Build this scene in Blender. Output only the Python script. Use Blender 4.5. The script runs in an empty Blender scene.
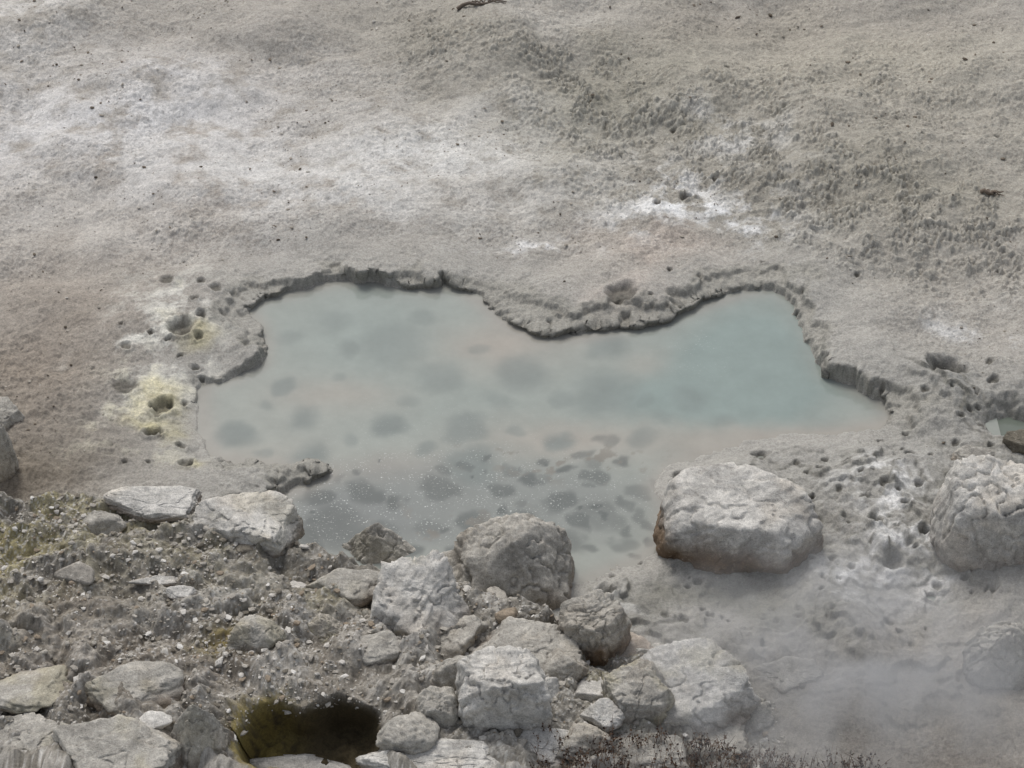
import bpy, bmesh, math, numpy as np
from mathutils import Vector
rng = np.random.default_rng(7)
f32 = np.float32

# ---------------------------------------------------------------- camera survey
PITCH = math.radians(38); DIST = 30.0; FPX = 2560.0
CP, SP = math.cos(PITCH), math.sin(PITCH)
CAM = np.array([0, -DIST*CP, DIST*SP])
def G(u, v, z=0.0):
    """plan position (metres) of a surveyed point at height z"""
    u = np.asarray(u, float); v = np.asarray(v, float)
    a = (u-512)/FPX; b = (v-384)/FPX
    dy = CP - SP*b; dz = -SP - CP*b
    t = (z-CAM[2])/dz
    return a*t, CAM[1]+dy*t
def scale_at(u, v, z=0.0):
    x, y = G(u, v, z)
    d = (y-CAM[1])*CP + (CAM[2]-z)*SP
    return FPX/d

def lin(c):
    c = np.array(c, float)/255
    return np.where(c <= 0.04045, c/12.92, ((c+0.055)/1.055)**2.4)
def sstep(a, b, x):
    t = np.clip((x-a)/(b-a), 0, 1); return t*t*(3-2*t)

# ---------------------------------------------------------------- noise
_ang = rng.random((256, 256))*2*np.pi
GX, GY = np.cos(_ang).astype(f32), np.sin(_ang).astype(f32)
def pn(x, y, seed=0):
    x = x+seed*17.31; y = y+seed*9.77
    xi = np.floor(x).astype(np.int32); yi = np.floor(y).astype(np.int32)
    fx = (x-xi).astype(f32); fy = (y-yi).astype(f32)
    u = fx*fx*fx*(fx*(fx*6-15)+10); v = fy*fy*fy*(fy*(fy*6-15)+10)
    def g(i, j):
        a = (xi+i) & 255; b = (yi+j) & 255
        return GX[a, b]*(fx-i)+GY[a, b]*(fy-j)
    n0 = g(0, 0)*(1-u)+g(1, 0)*u; n1 = g(0, 1)*(1-u)+g(1, 1)*u
    return (n0*(1-v)+n1*v)*1.5
def fbm(x, y, wl, octv=4, seed=0, gain=0.5):
    s = 0; a = 1; tot = 0; f = 1/wl
    for i in range(octv):
        s = s+a*pn(x*f, y*f, seed+i*3+1); tot += a; a *= gain; f *= 2.03
    return s/tot*1.3
_jx = rng.random((256, 256)).astype(f32); _jy = rng.random((256, 256)).astype(f32)
def worley(x, y, wl, seed=0):
    x = x/wl+seed*11.3; y = y/wl+seed*5.1
    xi = np.floor(x).astype(np.int32); yi = np.floor(y).astype(np.int32)
    f1 = np.full(x.shape, 9, f32); f2 = f1.copy()
    for i in (-1, 0, 1):
        for j in (-1, 0, 1):
            a = (xi+i) & 255; b = (yi+j) & 255
            d = ((xi+i+_jx[a, b]-x)**2+(yi+j+_jy[a, b]-y)**2).astype(f32)
            f2 = np.minimum(f2, np.maximum(f1, d)); f1 = np.minimum(f1, d)
    return np.sqrt(f1), np.sqrt(f2)
_g3 = rng.normal(size=(32, 32, 32, 3)); _g3 /= np.linalg.norm(_g3, axis=-1, keepdims=True)
def pn3(p):
    i0 = np.floor(p).astype(int); f = p-i0; w = f*f*f*(f*(f*6-15)+10); r = 0
    for a in (0, 1):
        for b in (0, 1):
            for c in (0, 1):
                o = np.array([a, b, c]); idx = (i0+o) & 31
                g = _g3[idx[:, 0], idx[:, 1], idx[:, 2]]
                d = ((f-o)*g).sum(1)
                ww = (w[:, 0] if a else 1-w[:, 0])*(w[:, 1] if b else 1-w[:, 1])*(w[:, 2] if c else 1-w[:, 2])
                r = r+d*ww
    return r*1.5
def fbm3(p, octv=4, gain=0.5):
    s = 0; a = 1; tot = 0
    for i in range(octv):
        s = s+a*pn3(p+i*7.7); tot += a; a *= gain; p = p*2.03
    return s/tot*1.3

def poly_sdf(X, Y, px, py):
    d = np.full(X.shape, 1e9, f32); inside = np.zeros(X.shape, bool); n = len(px)
    for i in range(n):
        x0, y0 = f32(px[i]), f32(py[i]); x1, y1 = f32(px[(i+1) % n]), f32(py[(i+1) % n])
        ex, ey = x1-x0, y1-y0
        t = np.clip(((X-x0)*ex+(Y-y0)*ey)/(ex*ex+ey*ey+1e-9), 0, 1)
        d = np.minimum(d, (X-x0-t*ex)**2+(Y-y0-t*ey)**2)
        if y0 != y1:
            c = ((y0 > Y) != (y1 > Y)) & (X < (x1-x0)*(Y-y0)/(y1-y0)+x0)
            inside ^= c
    d = np.sqrt(d)
    return np.where(inside, -d, d)

# ---------------------------------------------------------------- layout
POOL = [(264,345),(258,325),(248,310),(262,299),(300,291),(335,281),(375,281),(405,286),(432,290),(447,284),(465,291),
 (485,305),(500,320),(520,329),(545,336),(580,337),(612,330),(640,326),(660,323),(680,313),(710,303),(745,293),(775,289),
 (795,303),(805,330),(808,355),(820,372),(850,385),(880,398),(893,415),(880,428),(840,433),(800,434),(770,438),(740,446),
 (700,456),(672,466),(655,485),(668,510),(665,540),(640,560),(600,575),(560,592),(400,604),(330,594),(290,564),(275,535),
 (258,508),(285,494),(328,474),(300,468),(250,465),(215,458),(205,440),(201,400),(205,385),(235,376),(260,364)]
MOUND = [(-900,500,.7),(0,500,.7),(120,498,.7),(200,516,.62),(290,548,.5),(350,564,.5),(440,580,.45),(560,626,.4),
 (640,655,.32),(700,674,.28),(745,704,.24),(770,768,.2),(790,900,.2),(850,1500,.2),(-900,1500,.2)]
ppx, ppy = G([p[0] for p in POOL], [p[1] for p in POOL])
mpx = []; mpy = []
for p in MOUND:
    a, b = G(p[0], p[1], p[2]); mpx.append(float(a)); mpy.append(float(b))

def blob(X, Y, u, v, ru, rv=None, k=2.0):
    """soft patch; ru, rv half sizes in survey units"""
    x, y = G(u, v); s = scale_at(u, v)
    rx = ru/s; ry = (rv/s/SP) if rv else rx
    return np.exp(-(((X-x)/rx)**2+((Y-y)/ry)**2)**(k/2)).astype(f32)
def seg(X, Y, pts, w):
    """soft band around a plan polyline, width w metres"""
    gx, gy = G([p[0] for p in pts], [p[1] for p in pts]); d = np.full(X.shape, 1e9, f32)
    for i in range(len(pts)-1):
        ex, ey = gx[i+1]-gx[i], gy[i+1]-gy[i]
        t = np.clip(((X-gx[i])*ex+(Y-gy[i])*ey)/(ex*ex+ey*ey), 0, 1)
        d = np.minimum(d, (X-gx[i]-t*ex)**2+(Y-gy[i]-t*ey)**2)
    return np.exp(-d/(w*w)).astype(f32)

CRATERS = [ # u,v,R,depth,rim
 (942,383,19,.18,.04),(760,460,9,.06,.02),(708,452,7,.05,.012),(680,477,7,.05,.012),(825,466,6,.05,.01),(923,404,6,.05,.01),
 (893,575,13,.07,.045),(875,540,10,.05,.04),(605,602,11,.06,.04),(885,500,7,.05,.03),(862,515,5,.04,.02),(905,520,6,.05,.03),
 (165,413,13,.07,.04),(182,343,13,.07,.04),(157,441,10,.06,.04),(188,476,9,.05,.03),(125,396,14,.02,.015),(620,306,17,.08,.02),
 (130,358,6,.03,.02),(203,332,8,.05,.03),(215,300,8,.03,.02),(168,290,8,.02,.02),(685,203,8,.08,.04),(745,486,5,.03,.01),
 (600,568,8,.05,.01),(930,600,7,.05,.03),(850,580,6,.04,.02),(780,578,6,.03,.01),(925,545,5,.05,.02),(700,590,7,.03,.012),
 (850,470,4,.04,.01),(795,468,4,.03,.01),(960,430,5,.04,.01),(905,440,4,.03,.01),(655,215,5,.04,.02),(715,190,6,.05,.03),
 (862,492,4,.04,.01),(915,498,5,.04,.015),(898,545,4,.04,.01),(848,540,4,.03,.01),(870,560,4,.03,.01),(940,520,4,.03,.01),
 (838,505,4,.03,.01),(895,480,4,.03,.01),(955,455,5,.03,.01),(930,470,4,.03,.01),(990,395,7,.05,.02),(985,375,5,.04,.01)]
_cr = np.random.default_rng(77)
for _i in range(54):
    CRATERS.append((_cr.uniform(790,1020), _cr.uniform(395,640), _cr.uniform(2.2,6), .035, .012))
for _i in range(18):
    CRATERS.append((_cr.uniform(120,205), _cr.uniform(285,490), _cr.uniform(2.5,6), .03, .02))
for _i in range(20):
    CRATERS.append((_cr.uniform(590,830), _cr.uniform(560,640), _cr.uniform(2.5,6), .03, .01))
for _i in range(18):
    CRATERS.append((_cr.uniform(640,1010), _cr.uniform(60,330), _cr.uniform(1.8,3.8), .04, .012))

HX, HY = [float(q) for q in G(316, 734, .5)]; HS = float(scale_at(316, 734, .5))
def terrain(X, Y):
    X = X.astype(f32); Y = Y.astype(f32)
    wx = fbm(X, Y, 1.1, 3, 11)*0.10+fbm(X, Y, .25, 4, 12, .6)*0.080
    wy = fbm(X, Y, 1.1, 3, 21)*0.10+fbm(X, Y, .25, 4, 22, .6)*0.080
    d = poly_sdf(X+wx, Y+wy, ppx, ppy)
    m = .36-poly_sdf(X+wx*1.5, Y+wy*1.5, mpx, mpy)
    soft = np.clip(blob(X,Y,800,450,130,26,4)+blob(X,Y,670,510,70,60,4)+blob(X,Y,520,600,200,40,4)+blob(X,Y,208,425,30,44,4)*.9
                   +blob(X,Y,245,320,26,26,4)*.35+blob(X,Y,220,375,40,14,4)*.2, 0, 1)
    L = 1-soft
    far = sstep(.6, 4.5, d)
    z = fbm(X, Y, 5.0, 4, 31)*0.38*far + fbm(X, Y, 1.3, 4, 33)*0.11*sstep(.3, 1.5, d)
    z = z+sstep(9, 60, Y)*8+np.clip(Y-9, 0, 400)*0.05
    # crumbling ledge
    lw = np.clip(.22+.65*fbm(X, Y, 1.0, 4, 41), .05, .8)+.30*blob(X,Y,520,305,70,30,4)
    lh = np.clip(.13+.14*fbm(X, Y, 1.6, 3, 43), .05, .22)+.05*blob(X,Y,830,360,70,60,4)
    tt = np.clip(d/lw+.36*fbm(X, Y, .30, 4, 45, .65)*sstep(0,.06,d), 0, 1)*2.0
    fl = np.floor(tt); fr = tt-fl
    q3 = np.clip((fl+sstep(.0, .35, fr))/2.0, 0, 1)*(tt > .005)
    q3 = .65*q3+.35*tt/2
    l3 = sstep(lw, lw+.6, d)
    sub = sstep(0, .30, -d)
    z = z*l3 + L*(sstep(0,.02,d)*.02+q3*lh) + (1-L)*(sstep(0,.4,d)*.03) + .012*sstep(0,.02,d) - .09*sub - .012*(1-sstep(-.02,0,d))
    z = z+L*fbm(X, Y, .12, 4, 46, .7)*.032*sstep(.02,.1,d)*(1-l3)
    # mud flats: small scarps
    flat = np.clip(blob(X,Y,860,570,270,150,4)+blob(X,Y,960,430,110,60,4)+blob(X,Y,700,600,150,50,4), 0, 1)*sstep(0.05, .5, d)
    t = fbm(X, Y, 1.7, 5, 51, .55)
    scarp = sstep(.02, .05, t)*.06+sstep(.25, .28, t)*.06+sstep(-.22, -.19, t)*.05
    z = z+flat*scarp*(.4+.6*sstep(-.2,.3,fbm(X,Y,1.0,2,52)))+flat*fbm(X, Y, .2, 5, 53, .65)*.042
    # mound
    hm = np.interp(X, [-6, -3, -1, 1, 2, 3], [.72, .62, .50, .36, .26, .16]).astype(f32)
    ms = sstep(-.12, .42, m)
    lump = fbm(X+wx, Y+wy, .85, 4, 64, .5)
    w1, w2 = worley(X+wx*1.2, (Y+wy*1.2)*1.5, .62, 4)
    slabs = sstep(.03, .40, w2-w1)*sstep(.0, .35, fbm(X, Y, .9, 3, 66)+.05)
    wl = fbm(X, Y, .6, 2, 68)
    q = (np.abs((X-HX+wl*.22)/(80/HS))**2.6+np.abs((Y-HY+wl*.16)/(38/HS/SP))**2.6)
    calm = sstep(.9, 1.5, q)
    z = np.where(m > -.15, z*(1-ms)+ms*(hm+.05*np.clip(m-.4,0,3)+fbm(X,Y,1.6,4,61)*.22+fbm(X,Y,.40,4,63,.5)*.11*calm), z)
    z = z+ms*(.28*(.3-np.abs(lump))*calm+slabs*(.07+.05*fbm(X,Y,.5,2,67))*calm)*sstep(0,.5,m)
    hol = 1-sstep(.25, 1.1, q)
    z = z-hol*.54+hol*ms*fbm(X, Y, .3, 4, 69, .6)*.10
    # texture: clumpy crust
    clump = np.clip(seg(X,Y,[(745,165),(820,200),(900,215),(960,240),(1040,285)],.95)+seg(X,Y,[(800,230),(850,262),(940,280)],.5)*.7
                    +seg(X,Y,[(560,70),(600,120),(615,185)],.9)*.7+blob(X,Y,700,110,160,60)*.5+blob(X,Y,940,110,150,80)*.5
                    +blob(X,Y,430,60,60,50)*.35+blob(X,Y,180,235,30,14)*.6+seg(X,Y,[(380,0),(440,60),(560,70)],.5)*.3, 0, 1)*sstep(.3, .9, d)
    clump = clump*sstep(-.3, .3, fbm(X, Y, .45, 4, 71, .6)+.05)
    b1 = np.abs(fbm(X, Y, .20, 4, 72, .6)); b2 = np.abs(fbm(X, Y, .08, 3, 74, .6))
    cl = np.clip(b1*1.3+b2*1.0, 0, 1)
    z = z+clump*cl*.105
    g1, g2 = worley(X, Y, .055, 2)
    patchy = sstep(-.35, .25, fbm(X, Y, 1.4, 4, 80))      # alternates rough crust and smooth skin
    rough = sstep(.25, 1.1, d)*(1-.5*flat)
    pits = sstep(.28, .12, g1)
    z = z+rough*(1-ms)*(.5+.65*patchy)*(fbm(X, Y, .13, 5, 75, .85)*.034-pits*.008*(fbm(X,Y,.6,2,76) > 0))
    z = z+ms*(fbm(X, Y, .14, 4, 78, .65)*.042)*(.25+.75*calm)
    leftrough = blob(X,Y,60,420,150,80)*.9
    z = z+leftrough*fbm(X, Y, .2, 4, 79, .7)*.05*rough*(1-ms)
    pu = blob(X+wx, Y+wy, 1010, 428, 44, 20, 4); z = z*(1-pu)+.04*pu
    pu2 = blob(X+wx, Y+wy, 1012, 428, 30, 12, 4); z = z-.16*pu2
    # ---------------- colour
    def C(c):
        c = lin(c); g = c@np.array([.3,.5,.2]); return (c*.82+g*.18).astype(f32)
    col = np.zeros(X.shape+(3,), f32)+C((166,160,149))
    def mix(c, mask):
        nonlocal col
        mk = np.clip(mask, 0, 1)[..., None].astype(f32)
        col = col*(1-mk)+C(c)*mk
    n1 = fbm(X, Y, 1.8, 5, 81); n2 = fbm(X, Y, .5, 5, 83, .65); n3 = fbm(X, Y, .12, 4, 85, .75)
    wX = X+n1*.7+n2*.15; wY = Y+fbm(X, Y, 1.5, 4, 87)*.9
    def B(u, v, ru, rv, k=2): return blob(wX, wY, u, v, ru, rv, k)
    mix((172,162,150), B(150,220,260,180)*.7)
    mix((148,140,126), B(720,30,330,60)*.7)
    mix((169,162,144), B(880,80,220,70)*.7)
    mix((149,143,126), B(880,200,220,80)*.7)
    mix((149,144,127), B(600,110,130,85)*.85)
    mix((153,147,132), B(430,50,100,60)*.75)
    mix((206,203,199), B(130,130,200,66)*.95*sstep(-.4,.35,n2+.2))
    mix((208,205,197), B(440,165,135,52)*.95*sstep(-.5,.3,n2+.15))
    mix((202,199,193), B(300,190,200,46)*.9*sstep(-.4,.4,n2+.15))
    mix((188,183,174), B(60,240,90,50)*.6)
    mix((204,200,193), B(20,30,80,60)*.7*sstep(-.3,.3,n2))
    mix((186,181,171), B(560,20,60,40)*.6)
    mix((134,120,102), B(40,375,120,90)*.75)
    mix((112,100,82), B(40,465,140,40)*.8)
    mix((152,142,127), B(130,280,80,30)*.4)
    mix((157,154,145), (np.exp(-(d/1.1)**2)*(d > 0))*.8)
    mix((151,148,139), flat*.9)
    mix((180,164,149), B(640,262,65,24)*.6)
    mix((180,166,153), B(622,300,40,14)*.5)
    mix((228,227,224), B(700,215,80,32)*1.1*sstep(-.2,.35,n2))
    mix((214,212,207), B(650,240,60,14)*sstep(-.1,.4,n2))
    mix((204,202,197), B(735,140,45,28)*.7*sstep(-.3,.3,n2))
    mix((214,212,208), B(530,262,50,10)*.9*sstep(-.2,.3,n2))
    mix((202,200,195), B(965,340,70,14)*.8*sstep(-.2,.3,n2))
    mix((208,205,194), (B(180,320,40,50)+B(165,410,40,40)+B(125,355,40,14))*.85*sstep(-.2,.3,n2))
    mix((200,192,158), (B(150,420,45,60)+B(185,300,30,14))*.45*sstep(.0,.35,n2))
    mix((208,196,140), B(160,438,20,11)*.9+B(168,415,18,9)*.6+B(182,345,20,9)*.5+B(188,472,15,8)*.5)
    mix((220,218,213), (B(893,575,44,24)+B(875,530,44,34)+B(605,600,28,16)+B(930,600,30,16)*.7+B(885,500,44,22)*.6)*.9*sstep(-.2,.25,n2))
    mix((114,112,98), B(700,602,100,24)*.8+B(760,622,90,20)*.6+B(840,600,50,16)*.3)
    mix((148,140,128), B(900,700,260,80)*.8)
    mix((136,124,108), B(960,760,200,40)*.5)
    mix((106,103,91), flat*(1-sstep(.0,.09,np.abs(t-.035)))*.5+flat*(1-sstep(.0,.07,np.abs(t-.265)))*.4+flat*sstep(.1,.5,n2)*.35)
    cre = 1-sstep(.03, .22, cl)
    mix((102,96,82), clump*cre*.55)
    mix((186,180,165), clump*sstep(.35, .7, cl)*.45)
    # crust rim: damp band
    damp = L*sstep(-.01, .02, d)*(1-sstep(lw*.8, lw*1.25, d))
    mix((145,141,128), damp*.6)
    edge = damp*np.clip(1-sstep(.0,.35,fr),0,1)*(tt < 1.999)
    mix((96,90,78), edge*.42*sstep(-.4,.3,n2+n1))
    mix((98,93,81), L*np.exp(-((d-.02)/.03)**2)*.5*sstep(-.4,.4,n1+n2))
    mix((163,158,147), (1-L)*np.exp(-(d/.35)**2)*.6)
    mix((150,145,132), sstep(0.0, -.02, d))
    # mound colours
    k = ms
    mix((136,130,118), k)
    mix((170,165,155), k*sstep(-.05, .45, n2)*.65)
    mix((178,173,163), k*slabs*.7)
    mix((100,92,80), k*sstep(.1, .6, fbm(X, Y, .7, 4, 91))*.7*(1-slabs*.7))
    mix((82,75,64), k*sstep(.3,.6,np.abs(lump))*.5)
    mix((124,108,88), k*np.clip(B(200,720,170,60)+B(20,740,60,60),0,1)*.4)
    yel = k*sstep(-.25, .25, n2+.1)
    mix((150,139,92), yel*(B(20,540,110,50)*.75+B(60,590,110,38)*.55+B(15,650,70,40)*.45+B(640,705,60,30)*.5+B(330,640,40,16)*.5+B(220,600,70,34)*.2))
    sp = fbm(X, Y, .035, 2, 93)
    mix((204,200,191), k*sstep(.22, .5, sp)*(.3+.5*sstep(-.2,.4,n1)))
    mix((64,59,50), k*sstep(.25, .5, fbm(X, Y, .05, 2, 95))*.5)
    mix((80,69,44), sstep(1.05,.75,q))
    mix((128,112,44), k*(B(262,690,40,28,4)*.8+sstep(HX+.05,HX-.55,X)*sstep(1.6,1.1,q)*.9)*sstep(-.6,.1,n3))
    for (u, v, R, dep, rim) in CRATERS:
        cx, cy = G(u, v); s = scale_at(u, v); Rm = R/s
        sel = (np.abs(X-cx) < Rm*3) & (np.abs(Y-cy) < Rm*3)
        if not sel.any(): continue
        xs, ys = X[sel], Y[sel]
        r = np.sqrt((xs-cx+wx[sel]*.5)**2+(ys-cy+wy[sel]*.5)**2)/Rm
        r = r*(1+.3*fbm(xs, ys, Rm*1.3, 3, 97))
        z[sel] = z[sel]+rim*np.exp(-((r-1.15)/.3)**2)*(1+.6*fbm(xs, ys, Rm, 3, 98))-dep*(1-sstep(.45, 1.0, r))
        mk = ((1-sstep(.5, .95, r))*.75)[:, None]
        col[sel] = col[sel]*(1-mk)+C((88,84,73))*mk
    # grain
    gr = 1+.20*n3*rough*(.5+.6*patchy)+.18*fbm(X, Y, .04, 2, 99)*(.25+.65*rough*(.4+.6*patchy))+.12*n2
    darks = sstep(.34, .6, fbm(X, Y, .06, 3, 101))*sstep(-.4, .3, n2+n1)*rough
    gr = gr*(1-.36*darks)
    brown = sstep(.1, .6, fbm(X, Y, .09, 4, 103, .7))*rough*.26*(1-ms)*sstep(-.5,.5,n1+.2)
    col = col*np.clip(gr, .3, 1.6)[..., None]
    bm = brown[..., None]; col = col*(1-bm)+C((132,117,101))*bm
    ro = .95-.4*np.clip(damp*.6+flat*.6+(1-L)*np.exp(-(d/.5)**2), 0, 1)*(1-ms)
    yb = HY+38/HS/SP*.95
    shy = -.30*(1-hol)*(1-sstep(.75, 1.25, np.abs((X-HX)/(80/HS))))*np.where(Y > HY, np.exp(-(np.maximum(Y-yb, 0)/.6)**2), 0)*(ms > .5)
    gy, gx = np.gradient(d, Y[:, 0], X[0]); gl = np.sqrt(gx*gx+gy*gy)+1e-6
    lean = .085*L*sstep(-.3,.2,n1+n2)*np.exp(-((d-.045)/.04)**2)*(d > 0)*(ms < .01)
    return z.astype(f32), np.clip(col, .01, .9), ro.astype(f32), d, m, ms, (-lean*gx/gl).astype(f32), (shy-lean*gy/gl).astype(f32), hol

# ---------------------------------------------------------------- mesh helper
def make_mesh(name, V, F, col=None, attrs=None, smooth=True, mat=None):
    me = bpy.data.meshes.new(name)
    V = np.ascontiguousarray(V, f32); F = np.ascontiguousarray(F, np.int32)
    n = F.shape[1]
    me.vertices.add(len(V)); me.vertices.foreach_set('co', V.ravel())
    me.loops.add(F.size); me.loops.foreach_set('vertex_index', F.ravel())
    me.polygons.add(len(F))
    me.polygons.foreach_set('loop_start', np.arange(0, F.size, n, dtype=np.int32))
    me.polygons.foreach_set('loop_total', np.full(len(F), n, np.int32))
    me.polygons.foreach_set('use_smooth', np.full(len(F), smooth, bool))
    me.update(calc_edges=True)
    if col is not None:
        a = me.attributes.new('Col', 'FLOAT_COLOR', 'POINT')
        c4 = np.ones((len(V), 4), f32); c4[:, :3] = col
        a.data.foreach_set('color', c4.ravel())
    for k, v in (attrs or {}).items():
        a = me.attributes.new(k, 'FLOAT', 'POINT'); a.data.foreach_set('value', np.ascontiguousarray(v, f32).ravel())
    if mat: me.materials.append(mat)
    ob = bpy.data.objects.new(name, me); bpy.context.collection.objects.link(ob)
    return ob
def grid_faces(ny, nx):
    i = np.arange(ny*nx).reshape(ny, nx)
    return np.stack([i[:-1, :-1], i[:-1, 1:], i[1:, 1:], i[1:, :-1]], -1).reshape(-1, 4)

# ---------------------------------------------------------------- materials
class NT:
    def __init__(s, name):
        s.m = bpy.data.materials.new(name); s.m.use_nodes = True; s.t = s.m.node_tree; s.t.nodes.clear()
    def n(s, typ, **kw):
        nd = s.t.nodes.new(typ)
        for k, v in kw.items():
            if k in nd.inputs: nd.inputs[k].default_value = v
            else: setattr(nd, k, v)
        return nd
    def l(s, a, b): s.t.links.new(a, b)
    def math(s, op, a, b=None, c=None):
        nd = s.t.nodes.new('ShaderNodeMath'); nd.operation = op
        for i, x in enumerate((a, b, c)):
            if x is None: continue
            if hasattr(x, 'is_linked'): s.l(x, nd.inputs[i])
            else: nd.inputs[i].default_value = x
        return nd.outputs[0]
    def noise(s, vec, scale, detail=4, rough=.6):
        nd = s.n('ShaderNodeTexNoise'); nd.inputs['Scale'].default_value = scale
        nd.inputs['Detail'].default_value = detail; nd.inputs['Roughness'].default_value = rough
        s.l(vec, nd.inputs['Vector']); return nd.outputs['Fac']
    def maprange(s, x, a, b, c, d):
        nd = s.n('ShaderNodeMapRange'); s.l(x, nd.inputs[0])
        for i, v in enumerate((a, b, c, d)): nd.inputs[i+1].default_value = v
        return nd.outputs[0]
    def mixc(s, fac, a, b, mode='MIX'):
        nd = s.n('ShaderNodeMix'); nd.data_type = 'RGBA'; nd.blend_type = mode
        for x, i in ((fac, 0), (a, 6), (b, 7)):
            if hasattr(x, 'is_linked'): s.l(x, nd.inputs[i])
            else: nd.inputs[i].default_value = x if i == 0 else (*x, 1)
        return nd.outputs[2]
    def scalec(s, c, f):
        nd = s.n('ShaderNodeVectorMath'); nd.operation = 'SCALE'; s.l(c, nd.inputs[0]); s.l(f, nd.inputs['Scale']); return nd.outputs[0]

def ground_mat():
    t = NT('geothermal_ground'); out = t.n('ShaderNodeOutputMaterial'); b = t.n('ShaderNodeBsdfPrincipled')
    co = t.n('ShaderNodeTexCoord').outputs['Object']
    at = t.n('ShaderNodeAttribute', attribute_name='Col'); ro = t.n('ShaderNodeAttribute', attribute_name='ro')
    a = t.noise(co, 45, 5, .75); c = t.noise(co, 14, 4, .6)
    f = t.math('MULTIPLY', t.maprange(a, .3, .7, .66, 1.32), t.maprange(c, .3, .7, .88, 1.11))
    t.l(t.scalec(at.outputs['Color'], f), b.inputs['Base Color'])
    t.l(ro.outputs['Fac'], b.inputs['Roughness'])
    b.inputs['Specular IOR Level'].default_value = .3
    bp = t.n('ShaderNodeBump'); bp.inputs['Strength'].default_value = .7; bp.inputs['Distance'].default_value = .02
    t.l(a, bp.inputs['Height']); t.l(bp.outputs[0], b.inputs['Normal']); t.l(b.outputs[0], out.inputs[0])
    return t.m
def rock_mat():
    t = NT('sinter_rock'); out = t.n('ShaderNodeOutputMaterial'); b = t.n('ShaderNodeBsdfPrincipled')
    co = t.n('ShaderNodeTexCoord').outputs['Object']
    at = t.n('ShaderNodeAttribute', attribute_name='Col')
    big = t.noise(co, 4, 5, .65); mid = t.noise(co, 16, 5, .7); fine = t.noise(co, 70, 3, .7)
    col = t.scalec(at.outputs['Color'], t.math('MULTIPLY', t.maprange(big, .3, .7, .74, 1.18), t.maprange(mid, .3, .7, .80, 1.16)))
    col = t.scalec(col, t.maprange(fine, .3, .7, .74, 1.24))
    col = t.mixc(t.maprange(mid, .60, .72, 0, .45), col, tuple(lin((212,208,199))))
    col = t.mixc(t.maprange(fine, .38, .28, 0, .6), col, tuple(lin((80,72,60))))
    t.l(col, b.inputs['Base Color']); b.inputs['Roughness'].default_value = .92; b.inputs['Specular IOR Level'].default_value = .25
    h = t.math('ADD', t.math('MULTIPLY', mid, 1.0), t.math('MULTIPLY', fine, .35))
    bp = t.n('ShaderNodeBump'); bp.inputs['Strength'].default_value = .7; bp.inputs['Distance'].default_value = .03
    t.l(h, bp.inputs['Height']); t.l(bp.outputs[0], b.inputs['Normal']); t.l(b.outputs[0], out.inputs[0])
    return t.m
def simple_attr_mat(name, rough=.9, var=True):
    t = NT(name); out = t.n('ShaderNodeOutputMaterial'); b = t.n('ShaderNodeBsdfPrincipled')
    co = t.n('ShaderNodeTexCoord').outputs['Object']; at = t.n('ShaderNodeAttribute', attribute_name='Col')
    a = t.noise(co, 60, 4, .7)
    t.l(t.scalec(at.outputs['Color'], t.maprange(a, .3, .7, .75, 1.2)), b.inputs['Base Color'])
    b.inputs['Roughness'].default_value = rough; b.inputs['Specular IOR Level'].default_value = .25
    t.l(b.outputs[0], out.inputs[0]); return t.m
def water_mat():
    t = NT('milky_water'); out = t.n('ShaderNodeOutputMaterial'); b = t.n('ShaderNodeBsdfPrincipled')
    co = t.n('ShaderNodeTexCoord').outputs['Object']
    at = t.n('ShaderNodeAttribute', attribute_name='Col'); fo = t.n('ShaderNodeAttribute', attribute_name='foam')
    n = t.noise(co, 2.2, 6, .65); f1 = t.noise(co, 38, 2, .6); f2 = t.noise(co, 5, 3, .6)
    col = t.scalec(at.outputs['Color'], t.maprange(n, .3, .7, .91, 1.08))
    fm = t.math('MULTIPLY', t.math('MULTIPLY', t.maprange(f1, .61, .68, 0, 1), t.maprange(f2, .42, .58, 0, 1)), fo.outputs['Fac'])
    col = t.mixc(fm, col, tuple(lin((190,192,186))))
    t.l(col, b.inputs['Base Color'])
    b.inputs['Roughness'].default_value = .12; b.inputs['IOR'].default_value = 1.33
    bp = t.n('ShaderNodeBump'); bp.inputs['Strength'].default_value = .12; bp.inputs['Distance'].default_value = .01
    t.l(t.noise(co, 9, 3, .5), bp.inputs['Height']); t.l(bp.outputs[0], b.inputs['Normal'])
    t.l(b.outputs[0], out.inputs[0]); return t.m
GM, RM, WM = ground_mat(), rock_mat(), water_mat()
SM = simple_attr_mat('stone_chips')

# ---------------------------------------------------------------- ground sheet
def axis(a, b, step, lo, hi):
    mid = np.arange(a, b+step/2, step)
    up = []; s = step; x = mid[-1]
    while x < hi: s *= 1.35; x += s; up.append(x)
    dn = []; s = step; x = a
    while x > lo: s *= 1.35; x -= s; dn.append(x)
    return np.array(dn[::-1]+list(mid)+up)
xs = axis(-8.2, 8.2, .0145, -220, 220); ys = axis(-6.6, 9.8, .0175, -160, 320)
X, Y = np.meshgrid(xs, ys)
Z, COL, RO, DD, MM, MS, SHX, SH, HOL = terrain(X, Y)
make_mesh('ground', np.stack([X+SHX, Y+SH, Z], -1).reshape(-1, 3), grid_faces(*X.shape), COL.reshape(-1, 3), {'ro': RO}, True, GM)

def gidx(x, y):
    return np.clip(np.searchsorted(ys, y), 0, len(ys)-1), np.clip(np.searchsorted(xs, x), 0, len(xs)-1)
def hq(x, y): return Z[gidx(x, y)]
def land(u, v, lift=0.0):
    for z in np.arange(2.2, -.6, -.01):
        x, y = G(u, v, z)
        if hq(x, y)+lift >= z: return float(x), float(y), float(z)
    x, y = G(u, v, 0); return float(x), float(y), 0.0

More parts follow.
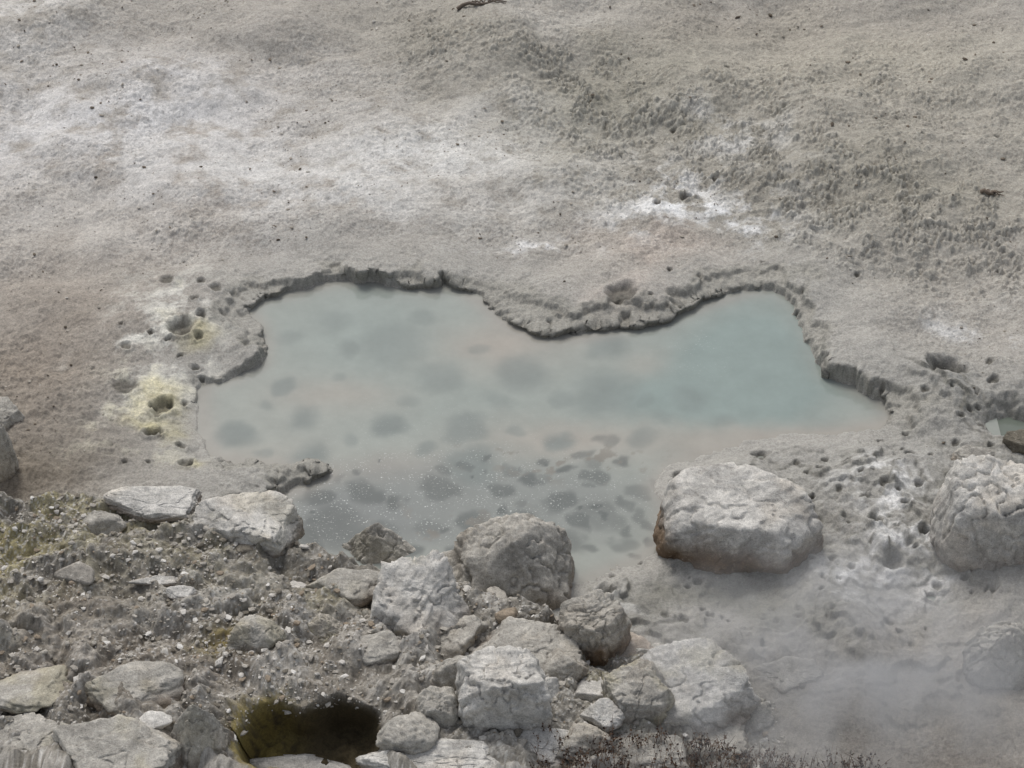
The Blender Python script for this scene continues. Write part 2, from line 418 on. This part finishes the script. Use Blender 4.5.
# ---------------------------------------------------------------- water
wxs = np.arange(-4.6, 5.6, .022); wys = np.arange(-4.2, 3.2, .026)
WX, WY = np.meshgrid(wxs, wys); WX = WX.astype(f32); WY = WY.astype(f32)
n1 = fbm(WX, WY, 1.4, 4, 201); n2 = fbm(WX, WY, 1.2, 4, 205); n3 = fbm(WX, WY, .3, 3, 207)
d = poly_sdf(WX, WY, ppx, ppy)
qx = WX+n1*.16+n3*.05; qy = WY+n2*.18+n3*.05
def WB(u, v, ru, rv=None, k=2.0): return blob(qx, qy, u, v, ru, rv, k)
def WC(c):
    c = lin(c)*.80; g = c@np.array([.3,.5,.2]); return (c*.86+g*.14).astype(f32)
wc = np.zeros(WX.shape+(3,), f32)+WC((156,160,150))
def wmix(c, mk):
    global wc
    mk = np.clip(mk, 0, 1)[..., None]; wc = wc*(1-mk)+WC(c)*mk
wmix((146,157,149), WB(370,330,130,50)*.8+WB(430,400,140,40)*.6)
wmix((139,154,147), np.clip(WB(755,350,75,55)*1.2+WB(720,395,110,40)*.9+WB(660,400,80,40)*.5, 0, 1))
wmix((168,161,148), np.clip(WB(500,345,60,26)+WB(340,395,70,20)*.7+WB(570,440,90,20)*.9+WB(250,470,70,30)*.7+WB(400,470,60,14)*.8+WB(640,365,30,14)*.5, 0, 1))
wmix((128,132,128), np.clip(WB(470,505,200,45,4)*.7+WB(330,530,80,40)*.7, 0, 1))
low = [(235,432,22,.8),(305,417,17,.7),(308,455,20,.9),(390,424,19,.8),(468,432,25,.7),(288,386,15,.7),(398,345,34,.45),(525,372,28,.6),(600,392,34,.55),
       (604,345,22,.6),(350,350,14,.5),(440,378,24,.5),(480,468,28,.8),(560,440,16,.8),(330,320,20,.4),(560,395,16,.5),(500,400,18,.4),(420,318,16,.4),(640,440,16,.7),(690,400,20,.35),(285,340,14,.4),
       (350,440,10,.5),(430,450,12,.6),(265,405,9,.5),(520,430,12,.5),(660,420,12,.4),(345,375,9,.4),(480,350,10,.4),(410,400,12,.4),(260,450,9,.5),(730,420,12,.35),(640,400,14,.4)]
m = 0
for (u, v, r, s) in low: m = np.maximum(m, blob(qx, qy, u, v, r, None, rng.uniform(3, 5.5))*s)
wmix((120,129,124), m)
dark = [(368,492,22),(318,498,16),(330,528,36),(300,540,22),(440,488,22),(430,522,16),(470,516,18),(540,480,18),(560,505,20),(600,480,16),
        (640,492,14),(520,520,20),(600,520,22),(565,545,24),(480,540,19),(380,525,17),(620,545,16),(640,515,13),(505,490,13),(410,548,16),(655,482,10),(606,441,12),(596,465,13),(628,462,9),(690,470,8),
        (395,500,13),(520,470,10),(575,470,9),(350,512,11),(625,505,10),(580,525,12),(540,545,13),(455,545,12),(620,530,9),(650,540,9),(585,455,8),(550,462,7),(500,510,9),(345,478,9)]
rr_ = np.random.default_rng(19)
for _i in range(40): dark.append((rr_.uniform(290, 665), rr_.uniform(458, 565), rr_.uniform(3, 8)))
m = 0
for (u, v, r) in dark: m = np.maximum(m, blob(qx+n3*.08, qy-n3*.08, u, v, r*rng.uniform(.75,1.0), None, 6.5)*(.45+.55*rng.random()))
wmix((88,94,91), m*.85)
isl = sstep(.25, .36, fbm(WX, WY, .28, 4, 211, .6))*np.clip(WB(560,455,90,14)+WB(450,520,60,14)+WB(600,470,60,12), 0, 1)
wmix((130,124,112), isl*.75)
wmix((162,156,145), np.exp(-(d/.15)**2)*.7*(1-.75*blob(WX,WY,800,340,60,60,4)))
wmix((168,160,147), WB(810,436,110,13)*.8+WB(700,450,60,16)*.6)
foam = np.clip(WB(470,495,200,40,4)+WB(700,350,40,30)*.4+WB(340,510,60,40)*.7+WB(450,430,150,30)*.25, 0, 1)
make_mesh('pool_water', np.stack([WX, WY, np.zeros_like(WX)], -1).reshape(-1, 3), grid_faces(*WX.shape), wc.reshape(-1, 3), {'foam': foam}, True, WM)
cx, cy = G(1012, 428); a = np.linspace(0, 2*np.pi, 41)[:-1]
pv = np.concatenate([[[cx, cy, 0]], np.stack([cx+.55*np.cos(a), cy+.42*np.sin(a), a*0], -1)])
pf = np.array([(0, i+1, (i+1) % 40+1) for i in range(40)])
make_mesh('puddle_water', pv-np.array([0, 0, .012]), pf, np.tile(WC((112,120,108)), (41, 1)), {'foam': np.zeros(41)}, True, WM)

# ---------------------------------------------------------------- rocks
_ico = {}
def ico(sub):
    if sub not in _ico:
        bm = bmesh.new(); bmesh.ops.create_icosphere(bm, subdivisions=sub, radius=1)
        V = np.array([v.co[:] for v in bm.verts]); F = np.array([[v.index for v in f.verts] for f in bm.faces]); bm.free()
        V /= np.linalg.norm(V, axis=1, keepdims=True); _ico[sub] = (V, F)
    return _ico[sub]
def nz(v): v = np.array(v, float); return v/np.linalg.norm(v)
def planes_for(kind, r):
    P = []
    if kind == 'block':
        a = r.uniform(-.45, .45); c, s = math.cos(a), math.sin(a); tx, ty = r.uniform(-.3, .3), r.uniform(-.3, .1)
        for v, dd in (((c, s, .12), .80), ((-c, -s, .1), .80), ((-s, c, .2), .78), ((s, -c, .12), .70), ((tx, ty, 1), .56), ((.5, -.6, .8), .80), ((-.7, -.3, .75), .82), ((-.6, .6, .7), .86), ((.9, .2, .6), .82), ((0, 0, -1), .7), ((.8,-.7,-.1), .85), ((-.8,-.7,0), .88)):
            P.append((nz(np.array(v)+r.normal(size=3)*.08), dd+r.uniform(-.07, .05)))
    elif kind == 'peak':
        a0 = r.uniform(0, 6.28); k = 5
        for i in range(k):
            a = a0+i*2*math.pi/k+r.uniform(-.3, .3); P.append((nz((math.cos(a), math.sin(a), r.uniform(.6, 1.1))), r.uniform(.5, .62)))
        P.append((nz((0, 0, -1)), .5)); P.append((nz((r.uniform(-.4, .4), -.3, 1)), .72))
    elif kind == 'loaf':
        for v, dd in (((1, .1, .15), .88), ((-1, -.1, .2), .88), ((.1, 1, .2), .8), ((-.1, -1, .15), .70), ((.1, -.12, 1), .60), ((.65, -.5, .7), .86), ((-.75, -.35, .7), .86), ((.5, .5, .8), .84), ((0, 0, -1), .7), ((.8,-.7,-.1), .88), ((-.7,-.7,-.2), .86), ((0,-.8,-.6), .78)):
            P.append((nz(np.array(v)+r.normal(size=3)*.05), dd+r.uniform(-.03, .03)))
    elif kind == 'slab':
        P.append((nz((r.uniform(-.3, .3), r.uniform(-.45, 0), 1)), .46)); P.append((nz((0, 0, -1)), .5)); P.append((nz((r.uniform(-.8, .8), -.5, 1)), .56))
        a0 = r.uniform(0, 6.28)
        for i in range(5):
            a = a0+i*1.256+r.uniform(-.4, .4); P.append((nz((math.cos(a), math.sin(a), r.uniform(-.1, .6))), r.uniform(.55, .9)))
    elif kind == 'dome':
        for i in range(8):
            a = i*2.4+r.uniform(-.2,.2); e = .1+i*.13; P.append((nz((math.cos(a), math.sin(a), e)), r.uniform(.72, .92)))
        P.append((nz((-.35, -.1, 1)), .82)); P.append((nz((.1, -.8, .55)), .72)); P.append((nz((.7, -.4, .7)), .76))
    else:
        for i in range(8):
            P.append((nz(r.normal(size=3)), r.uniform(.42, .8)))
    for i in range(7): P.append((nz(r.normal(size=3)), r.uniform(.84, .98)))
    return P
def rock_shape(kind, sub, r, k=80, amp=1.0):
    N, F = ico(sub)
    acc = np.full(len(N), 1.0)
    o = r.uniform(0, 30, 3)
    M = N+.10*np.stack([fbm3(N*1.3+o+j*5, 2) for j in range(3)], -1); M /= np.linalg.norm(M, axis=1, keepdims=True)
    for p, dd in planes_for(kind, r): acc += (np.maximum(M@p, 0)/dd)**k
    rad = acc**(-1/k)
    V = N*rad[:, None]
    nn = fbm3(V*1.3+o, 3)*.13+fbm3(V*4.0+o, 4, .65)*.055
    rid = (.5-np.abs(fbm3(V*2.0+o+9, 3)))
    if sub > 3: nn = nn-np.clip(rid-.43, 0, 1)*1.5+fbm3(V*12+o, 4, .7)*.03
    ax = nz(r.normal(size=3)+np.array([0, 0, .6])); h = V@ax*r.uniform(3, 5)+fbm3(V*1.2+o, 2)*.8
    fr = h-np.floor(h); nn = nn+.045*(sstep(0, .15, fr)-fr)*(1 if sub > 3 else 0)
    V = V*(1+nn*amp)[:, None]
    mn, mx = V.min(0), V.max(0)
    return (V-(mn+mx)/2)/((mx-mn)/2), F, o
TOPC = {'w': (194,190,182), 'g': (170,165,155), 'b': (150,140,126), 'y': (178,168,138), 'd': (108,102,90), 'p': (168,156,142)}
def boulder(u, v, w, h, kind='rand', tone='g', seed=0, br=.8, sink=.35, sub=6, stain=.5, yel=0, k=80, amp=1, sb=0, name='boulder'):
    r = np.random.default_rng(seed+100)
    x, y, z = land(u, v); s = scale_at(u, v, z)
    a = w/2/s; b = a*br; H = h/2/s
    c2 = H*H-(b*SP)**2
    if c2 < (.35*H)**2: c = .45*H/CP; b = math.sqrt(max(H*H-(c*CP)**2, .01))/SP
    else: c = math.sqrt(c2)/CP
    V, F, o = rock_shape(kind, sub, r, k, amp)
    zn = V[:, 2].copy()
    V = V*np.array([a, b, c])
    x, y, z = land(u, v, c*(1-sink*2)*.5)
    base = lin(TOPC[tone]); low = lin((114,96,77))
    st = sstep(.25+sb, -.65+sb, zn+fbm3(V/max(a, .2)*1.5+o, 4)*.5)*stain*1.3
    patch = sstep(.05, .45, fbm3(V*2.5+o+3, 4))
    col = base*(1-.28*patch)[:, None]
    warm = sstep(.1, .5, fbm3(V*1.7+o+13, 3))[:, None]*.3
    col = col*(1-warm)+col*np.array([1.03, .93, .80])*warm
    if yel:
        ym = (sstep(-.05, .35, fbm3(V*2.2+o+23, 4))*yel*.75)[:, None]; col = col*(1-ym)+lin((156,145,100))*ym
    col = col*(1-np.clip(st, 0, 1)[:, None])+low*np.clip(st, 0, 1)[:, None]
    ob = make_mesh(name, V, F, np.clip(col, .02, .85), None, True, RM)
    ob.location = (x, y, z)
    return ob
B = boulder
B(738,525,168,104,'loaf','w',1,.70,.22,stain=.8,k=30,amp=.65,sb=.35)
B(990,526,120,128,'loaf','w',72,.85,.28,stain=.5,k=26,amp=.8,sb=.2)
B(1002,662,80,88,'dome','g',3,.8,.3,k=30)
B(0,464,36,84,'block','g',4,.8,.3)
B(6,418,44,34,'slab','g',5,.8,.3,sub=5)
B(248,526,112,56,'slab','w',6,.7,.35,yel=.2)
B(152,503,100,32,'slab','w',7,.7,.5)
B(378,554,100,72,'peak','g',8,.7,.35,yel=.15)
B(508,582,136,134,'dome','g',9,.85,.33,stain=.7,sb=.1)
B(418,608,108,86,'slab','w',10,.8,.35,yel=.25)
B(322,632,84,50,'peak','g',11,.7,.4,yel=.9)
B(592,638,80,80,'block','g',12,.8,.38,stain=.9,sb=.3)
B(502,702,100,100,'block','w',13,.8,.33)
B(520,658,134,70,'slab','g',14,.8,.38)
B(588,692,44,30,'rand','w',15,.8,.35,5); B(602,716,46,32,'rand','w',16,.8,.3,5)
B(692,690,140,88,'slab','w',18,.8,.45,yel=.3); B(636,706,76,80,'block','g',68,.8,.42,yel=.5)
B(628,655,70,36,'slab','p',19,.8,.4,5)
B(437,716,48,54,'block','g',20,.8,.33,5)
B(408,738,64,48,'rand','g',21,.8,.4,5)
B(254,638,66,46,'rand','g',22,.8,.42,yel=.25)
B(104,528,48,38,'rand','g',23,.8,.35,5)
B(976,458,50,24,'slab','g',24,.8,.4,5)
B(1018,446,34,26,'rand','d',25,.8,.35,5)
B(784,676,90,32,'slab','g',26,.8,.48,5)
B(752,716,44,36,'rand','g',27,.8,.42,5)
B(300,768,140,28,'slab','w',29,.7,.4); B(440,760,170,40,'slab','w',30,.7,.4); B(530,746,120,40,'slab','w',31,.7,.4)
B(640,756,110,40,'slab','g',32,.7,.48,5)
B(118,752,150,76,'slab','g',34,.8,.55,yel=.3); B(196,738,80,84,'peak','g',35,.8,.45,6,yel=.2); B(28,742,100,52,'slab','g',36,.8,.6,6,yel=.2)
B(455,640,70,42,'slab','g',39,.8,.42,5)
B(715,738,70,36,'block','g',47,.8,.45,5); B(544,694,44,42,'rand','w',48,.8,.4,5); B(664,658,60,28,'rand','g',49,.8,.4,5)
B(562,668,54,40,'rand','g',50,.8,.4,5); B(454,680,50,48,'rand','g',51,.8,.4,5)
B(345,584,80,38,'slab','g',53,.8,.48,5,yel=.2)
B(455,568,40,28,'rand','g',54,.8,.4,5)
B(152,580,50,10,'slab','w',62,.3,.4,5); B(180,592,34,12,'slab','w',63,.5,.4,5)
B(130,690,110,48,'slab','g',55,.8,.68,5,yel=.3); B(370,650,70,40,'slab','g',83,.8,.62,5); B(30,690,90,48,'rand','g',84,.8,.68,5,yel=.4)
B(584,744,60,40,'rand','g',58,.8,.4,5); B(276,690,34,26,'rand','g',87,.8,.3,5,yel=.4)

# ---------------------------------------------------------------- small stones
def scatter(name, pts, sizes, cols, sub=1, seed=3, flat=.7, mat=SM):
    r = np.random.default_rng(seed); N, F = ico(sub); nv = 14; var = []
    for i in range(nv):
        acc = np.full(len(N), 1.0)
        for j in range(9):
            p = r.normal(size=3); p /= np.linalg.norm(p); acc += (np.maximum(N@p, 0)/r.uniform(.4, .85))**60
        var.append(N*(acc**(-1/60))[:, None]*(1+.14*fbm3(N*2+r.uniform(0, 30, 3), 3))[:, None])
    n = len(pts); VV = np.empty((n, len(N), 3)); vi = r.integers(0, nv, n); A = r.uniform(0, 6.28, n)
    for k in range(nv):
        s = vi == k
        if not s.any(): continue
        base = var[k][None]*sizes[s][:, None, None]*np.stack([r.uniform(.8, 1.5, s.sum()), r.uniform(.7, 1.1, s.sum()), r.uniform(.5, .9, s.sum())*flat*1.3], -1)[:, None, :]
        c, sn = np.cos(A[s])[:, None], np.sin(A[s])[:, None]
        VV[s] = np.stack([base[..., 0]*c-base[..., 1]*sn, base[..., 0]*sn+base[..., 1]*c, base[..., 2]], -1)+pts[s][:, None, :]
    FF = (F[None]+(np.arange(n)*len(N))[:, None, None]).reshape(-1, 3)
    CC = np.repeat(cols, len(N), 0)
    return make_mesh(name, VV.reshape(-1, 3), FF, CC, None, sub > 2, mat)
n = 46000
px = rng.uniform(-6.3, 3.2, n); py = rng.uniform(-6.4, -1.2, n)
iy, ix = gidx(px, py); keep = (MS[iy, ix] > .35) & (HOL[iy, ix] < .3) & (rng.random(n) < .25+.75*sstep(-.3, .4, fbm(px, py, 1.0, 3, 301)))
px, py = px[keep], py[keep]; iy, ix = gidx(px, py); sz = np.clip(.0075*(1-rng.random(len(px)))**(-.52), 0, .05)
pz = Z[iy, ix]+sz*.15
pal = np.array([lin(c) for c in ((188,183,174),(154,148,138),(124,117,105),(204,200,192),(140,127,110),(168,162,151))])
cc = pal[rng.choice(6, len(px), p=(.18,.27,.26,.06,.09,.14))]
scatter('rubble', np.stack([px, py+SH[iy, ix], pz], -1), sz, cc, 1, 3)
n = 560
px = rng.uniform(-6.0, 2.8, n); py = rng.uniform(-6.4, -1.6, n)
iy, ix = gidx(px, py); keep = (MS[iy, ix] > .4) & (SH[iy, ix] > -.02) & (HOL[iy, ix] < .01) & (rng.random(n) < .3+.7*sstep(-1, 2, px)); px, py = px[keep], py[keep]
sz = np.clip(.028*(1-rng.random(len(px)))**(-.48), 0, .17)
scatter('broken_rocks', np.stack([px, py, hq(px, py)+sz*.05], -1), sz, pal[rng.choice(6, len(px), p=(.27,.32,.15,.08,.04,.14))], 4, 5, mat=RM)
n = 14000
px = rng.uniform(-8, 8, n); py = rng.uniform(-1.5, 9.6, n); iy, ix = gidx(px, py)
keep = (DD[iy, ix] > .7) & (MS[iy, ix] < .01) & (rng.random(n) < sstep(-.3, .5, fbm(px, py, 1.5, 3, 303))); px, py = px[keep], py[keep]
sz = np.clip(.006*(1-rng.random(len(px)))**(-.42), 0, .032)
pal2 = np.array([lin(c) for c in ((156,149,137),(118,108,95),(86,77,66),(186,180,170))])
extra = [(770,16,.05),(908,127,.05),(915,118,.04),(848,63,.05),(932,80,.04),(832,125,.05),(895,160,.04),(1003,160,.05),(738,18,.04),(700,5,.04),(560,215,.03),(250,170,.025),(300,170,.025),(640,182,.03),(860,75,.03),(480,235,.02),(690,98,.03),(965,60,.04),(610,8,.03)]
ex = np.array([land(a, b) for a, b, c in extra]); es = np.array([c for a, b, c in extra])*.9
P = np.concatenate([np.stack([px, py, hq(px, py)+sz*.2], -1), ex+np.array([0, 0, .015])]); S = np.concatenate([sz, es])
cc = np.concatenate([pal2[rng.choice(4, len(px), p=(.35,.3,.17,.18))], pal2[rng.choice([1, 2], len(es))]])
scatter('pebbles', P, S, cc, 1, 8)

# ---------------------------------------------------------------- branches / twigs
def tube(path, rad, sides=6):
    path = np.array(path); n = len(path); V = []; F = []
    for i in range(n):
        t = path[min(i+1, n-1)]-path[max(i-1, 0)]; t = t/np.linalg.norm(t)
        a = np.cross(t, (0, 0, 1) if abs(t[2]) < .9 else (1, 0, 0)); a /= np.linalg.norm(a); b = np.cross(t, a)
        for k in range(sides):
            an = k*2*math.pi/sides; V.append(path[i]+rad[i]*(a*math.cos(an)+b*math.sin(an)))
    for i in range(n-1):
        for k in range(sides):
            k2 = (k+1) % sides; F.append((i*sides+k, i*sides+k2, (i+1)*sides+k2, (i+1)*sides+k))
    return np.array(V), np.array(F)
def branch(name, u, v, L, ang, col, seed):
    r = np.random.default_rng(seed); x, y, z = land(u, v); Vs = []; Fs = []; off = 0
    segs = [(0, L, ang, .03)]+[(r.uniform(.2, .7)*L, L*.35, ang+r.uniform(-.9, .9), .013) for _ in range(4)]
    for s0, l, a, rr in segs:
        pts = []
        for i in range(9):
            tt = i/8*l
            X0 = x-L/2*math.cos(ang)+s0*math.cos(ang)+tt*math.cos(a); Y0 = y-L/2*math.sin(ang)+s0*math.sin(ang)+tt*math.sin(a)+.04*math.sin(i*1.1+seed)
            pts.append((X0, Y0, float(hq(X0, Y0))+.025+.02*math.sin(i*.9)))
        V, F = tube(pts, [rr*(1-.75*i/8) for i in range(9)]); Vs.append(V); Fs.append(F+off); off += len(V)
    V = np.concatenate(Vs); make_mesh(name, V, np.concatenate(Fs), np.tile(lin(col), (len(V), 1)), None, True, SM)
branch('dead_branch', 482, 5, .75, .35, (100,90,80), 1)
branch('dead_branch', 992, 194, .35, .5, (110,98,86), 2)

r = np.random.default_rng(5); Vs = []; Fs = []; Cs = []; off = 0
for i in range(2200):
    u = r.uniform(540, 880); v = r.uniform(748, 840)+abs(u-720)*.04
    x, y = G(u, v, .25); x = float(x)+r.normal()*.05; y = float(y); z = float(hq(x, y))-.02
    h = r.uniform(.08, .24); lean = r.normal(size=2)*.06; n = 4
    pts = [(x+lean[0]*(k/n)**1.5, y+lean[1]*(k/n)**1.5, z+h*k/n) for k in range(n+1)]
    V, F = tube(pts, [.004*(1-.6*k/n) for k in range(n+1)], 3)
    c = lin([(106,84,68),(128,108,90),(80,62,52),(148,126,106)][r.integers(4)])
    Vs.append(V); Fs.append(F+off); off += len(V); Cs.append(np.tile(c, (len(V), 1)))
    for j in range(r.integers(1, 4)):
        q = r.uniform(.55, 1); k = min(int(q*n), n); p = np.array(pts[k])+r.normal(size=3)*.01; rr = r.uniform(.006, .014)
        O = np.array([(1,0,0),(0,1,0),(-1,0,0),(0,-1,0),(0,0,1.3),(0,0,-1.3)])*rr*r.uniform(.7, 1.2, (6, 1))+p
        O = np.concatenate([O, O[4:6]+1e-4]); Fq = np.array([(0,1,4,6),(1,2,4,6),(2,3,4,6),(3,0,4,6),(1,0,5,7),(2,1,5,7),(3,2,5,7),(0,3,5,7)])
        Vs.append(O); Fs.append(Fq+off); off += len(O); Cs.append(np.tile(lin((66,50,42)) if r.random() < .6 else lin((116,92,74)), (len(O), 1)))
make_mesh('dry_shrub', np.concatenate(Vs), np.concatenate(Fs), np.concatenate(Cs), None, False, SM)

# ---------------------------------------------------------------- steam
V, F = ico(4)
sx, sy = G(860, 680, .5)
SR = (2.6, 2.0, .7)
st = make_mesh('steam', V*np.array(SR), F, None, None, True)
st.location = (float(sx), float(sy), .75)
t = NT('steam_volume'); out = t.n('ShaderNodeOutputMaterial'); vs = t.n('ShaderNodeVolumeScatter')
co = t.n('ShaderNodeTexCoord').outputs['Object']
mp = t.n('ShaderNodeMapping'); mp.inputs['Scale'].default_value = tuple(1/q for q in SR); t.l(co, mp.inputs['Vector'])
ln = t.n('ShaderNodeVectorMath'); ln.operation = 'LENGTH'; t.l(mp.outputs[0], ln.inputs[0])
fall = t.maprange(ln.outputs['Value'], .1, 1.0, 1, 0)
nzz = t.maprange(t.noise(co, 1.2, 4, .6), .40, .62, .06, 1)
t.l(t.math('MULTIPLY', t.math('MULTIPLY', fall, nzz), 1.5), vs.inputs['Density'])
vs.inputs['Color'].default_value = (1, .985, .955, 1); vs.inputs['Anisotropy'].default_value = 0
t.l(vs.outputs[0], out.inputs['Volume']); st.data.materials.append(t.m)

# ---------------------------------------------------------------- light, world, camera
el, az = math.radians(55), math.radians(-20)
sd = bpy.data.lights.new('sun', 'SUN'); sd.energy = 1.5; sd.angle = math.radians(20); sd.color = (1, .985, .96)
so = bpy.data.objects.new('sun', sd); bpy.context.collection.objects.link(so)
dirv = Vector((math.sin(az)*math.cos(el), math.cos(az)*math.cos(el), math.sin(el)))
so.rotation_euler = dirv.to_track_quat('Z', 'Y').to_euler(); so.location = (0, 0, 30)
w = bpy.data.worlds.new('World'); bpy.context.scene.world = w; w.use_nodes = True; nt = w.node_tree; nt.nodes.clear()
sk = nt.nodes.new('ShaderNodeTexSky'); sk.sky_type = 'NISHITA'; sk.sun_disc = False; sk.sun_elevation = el; sk.sun_rotation = az
sk.air_density = 1.0; sk.dust_density = 3; sk.ozone_density = 1
hs = nt.nodes.new('ShaderNodeHueSaturation'); hs.inputs['Saturation'].default_value = .42; hs.inputs['Value'].default_value = 1.08
bg = nt.nodes.new('ShaderNodeBackground'); bg.inputs[1].default_value = .15
wo = nt.nodes.new('ShaderNodeOutputWorld')
nt.links.new(sk.outputs[0], hs.inputs['Color']); nt.links.new(hs.outputs[0], bg.inputs[0]); nt.links.new(bg.outputs[0], wo.inputs[0])
cd = bpy.data.cameras.new('camera'); cam = bpy.data.objects.new('camera', cd); bpy.context.collection.objects.link(cam)
cd.sensor_width = 36; cd.lens = 90; cd.clip_end = 1000
cam.location = CAM.tolist(); cam.rotation_euler = (math.pi/2-PITCH, 0, 0)
sc = bpy.context.scene; sc.camera = cam
sc.view_settings.view_transform = 'Standard'; sc.view_settings.look = 'None'; sc.view_settings.exposure = 0
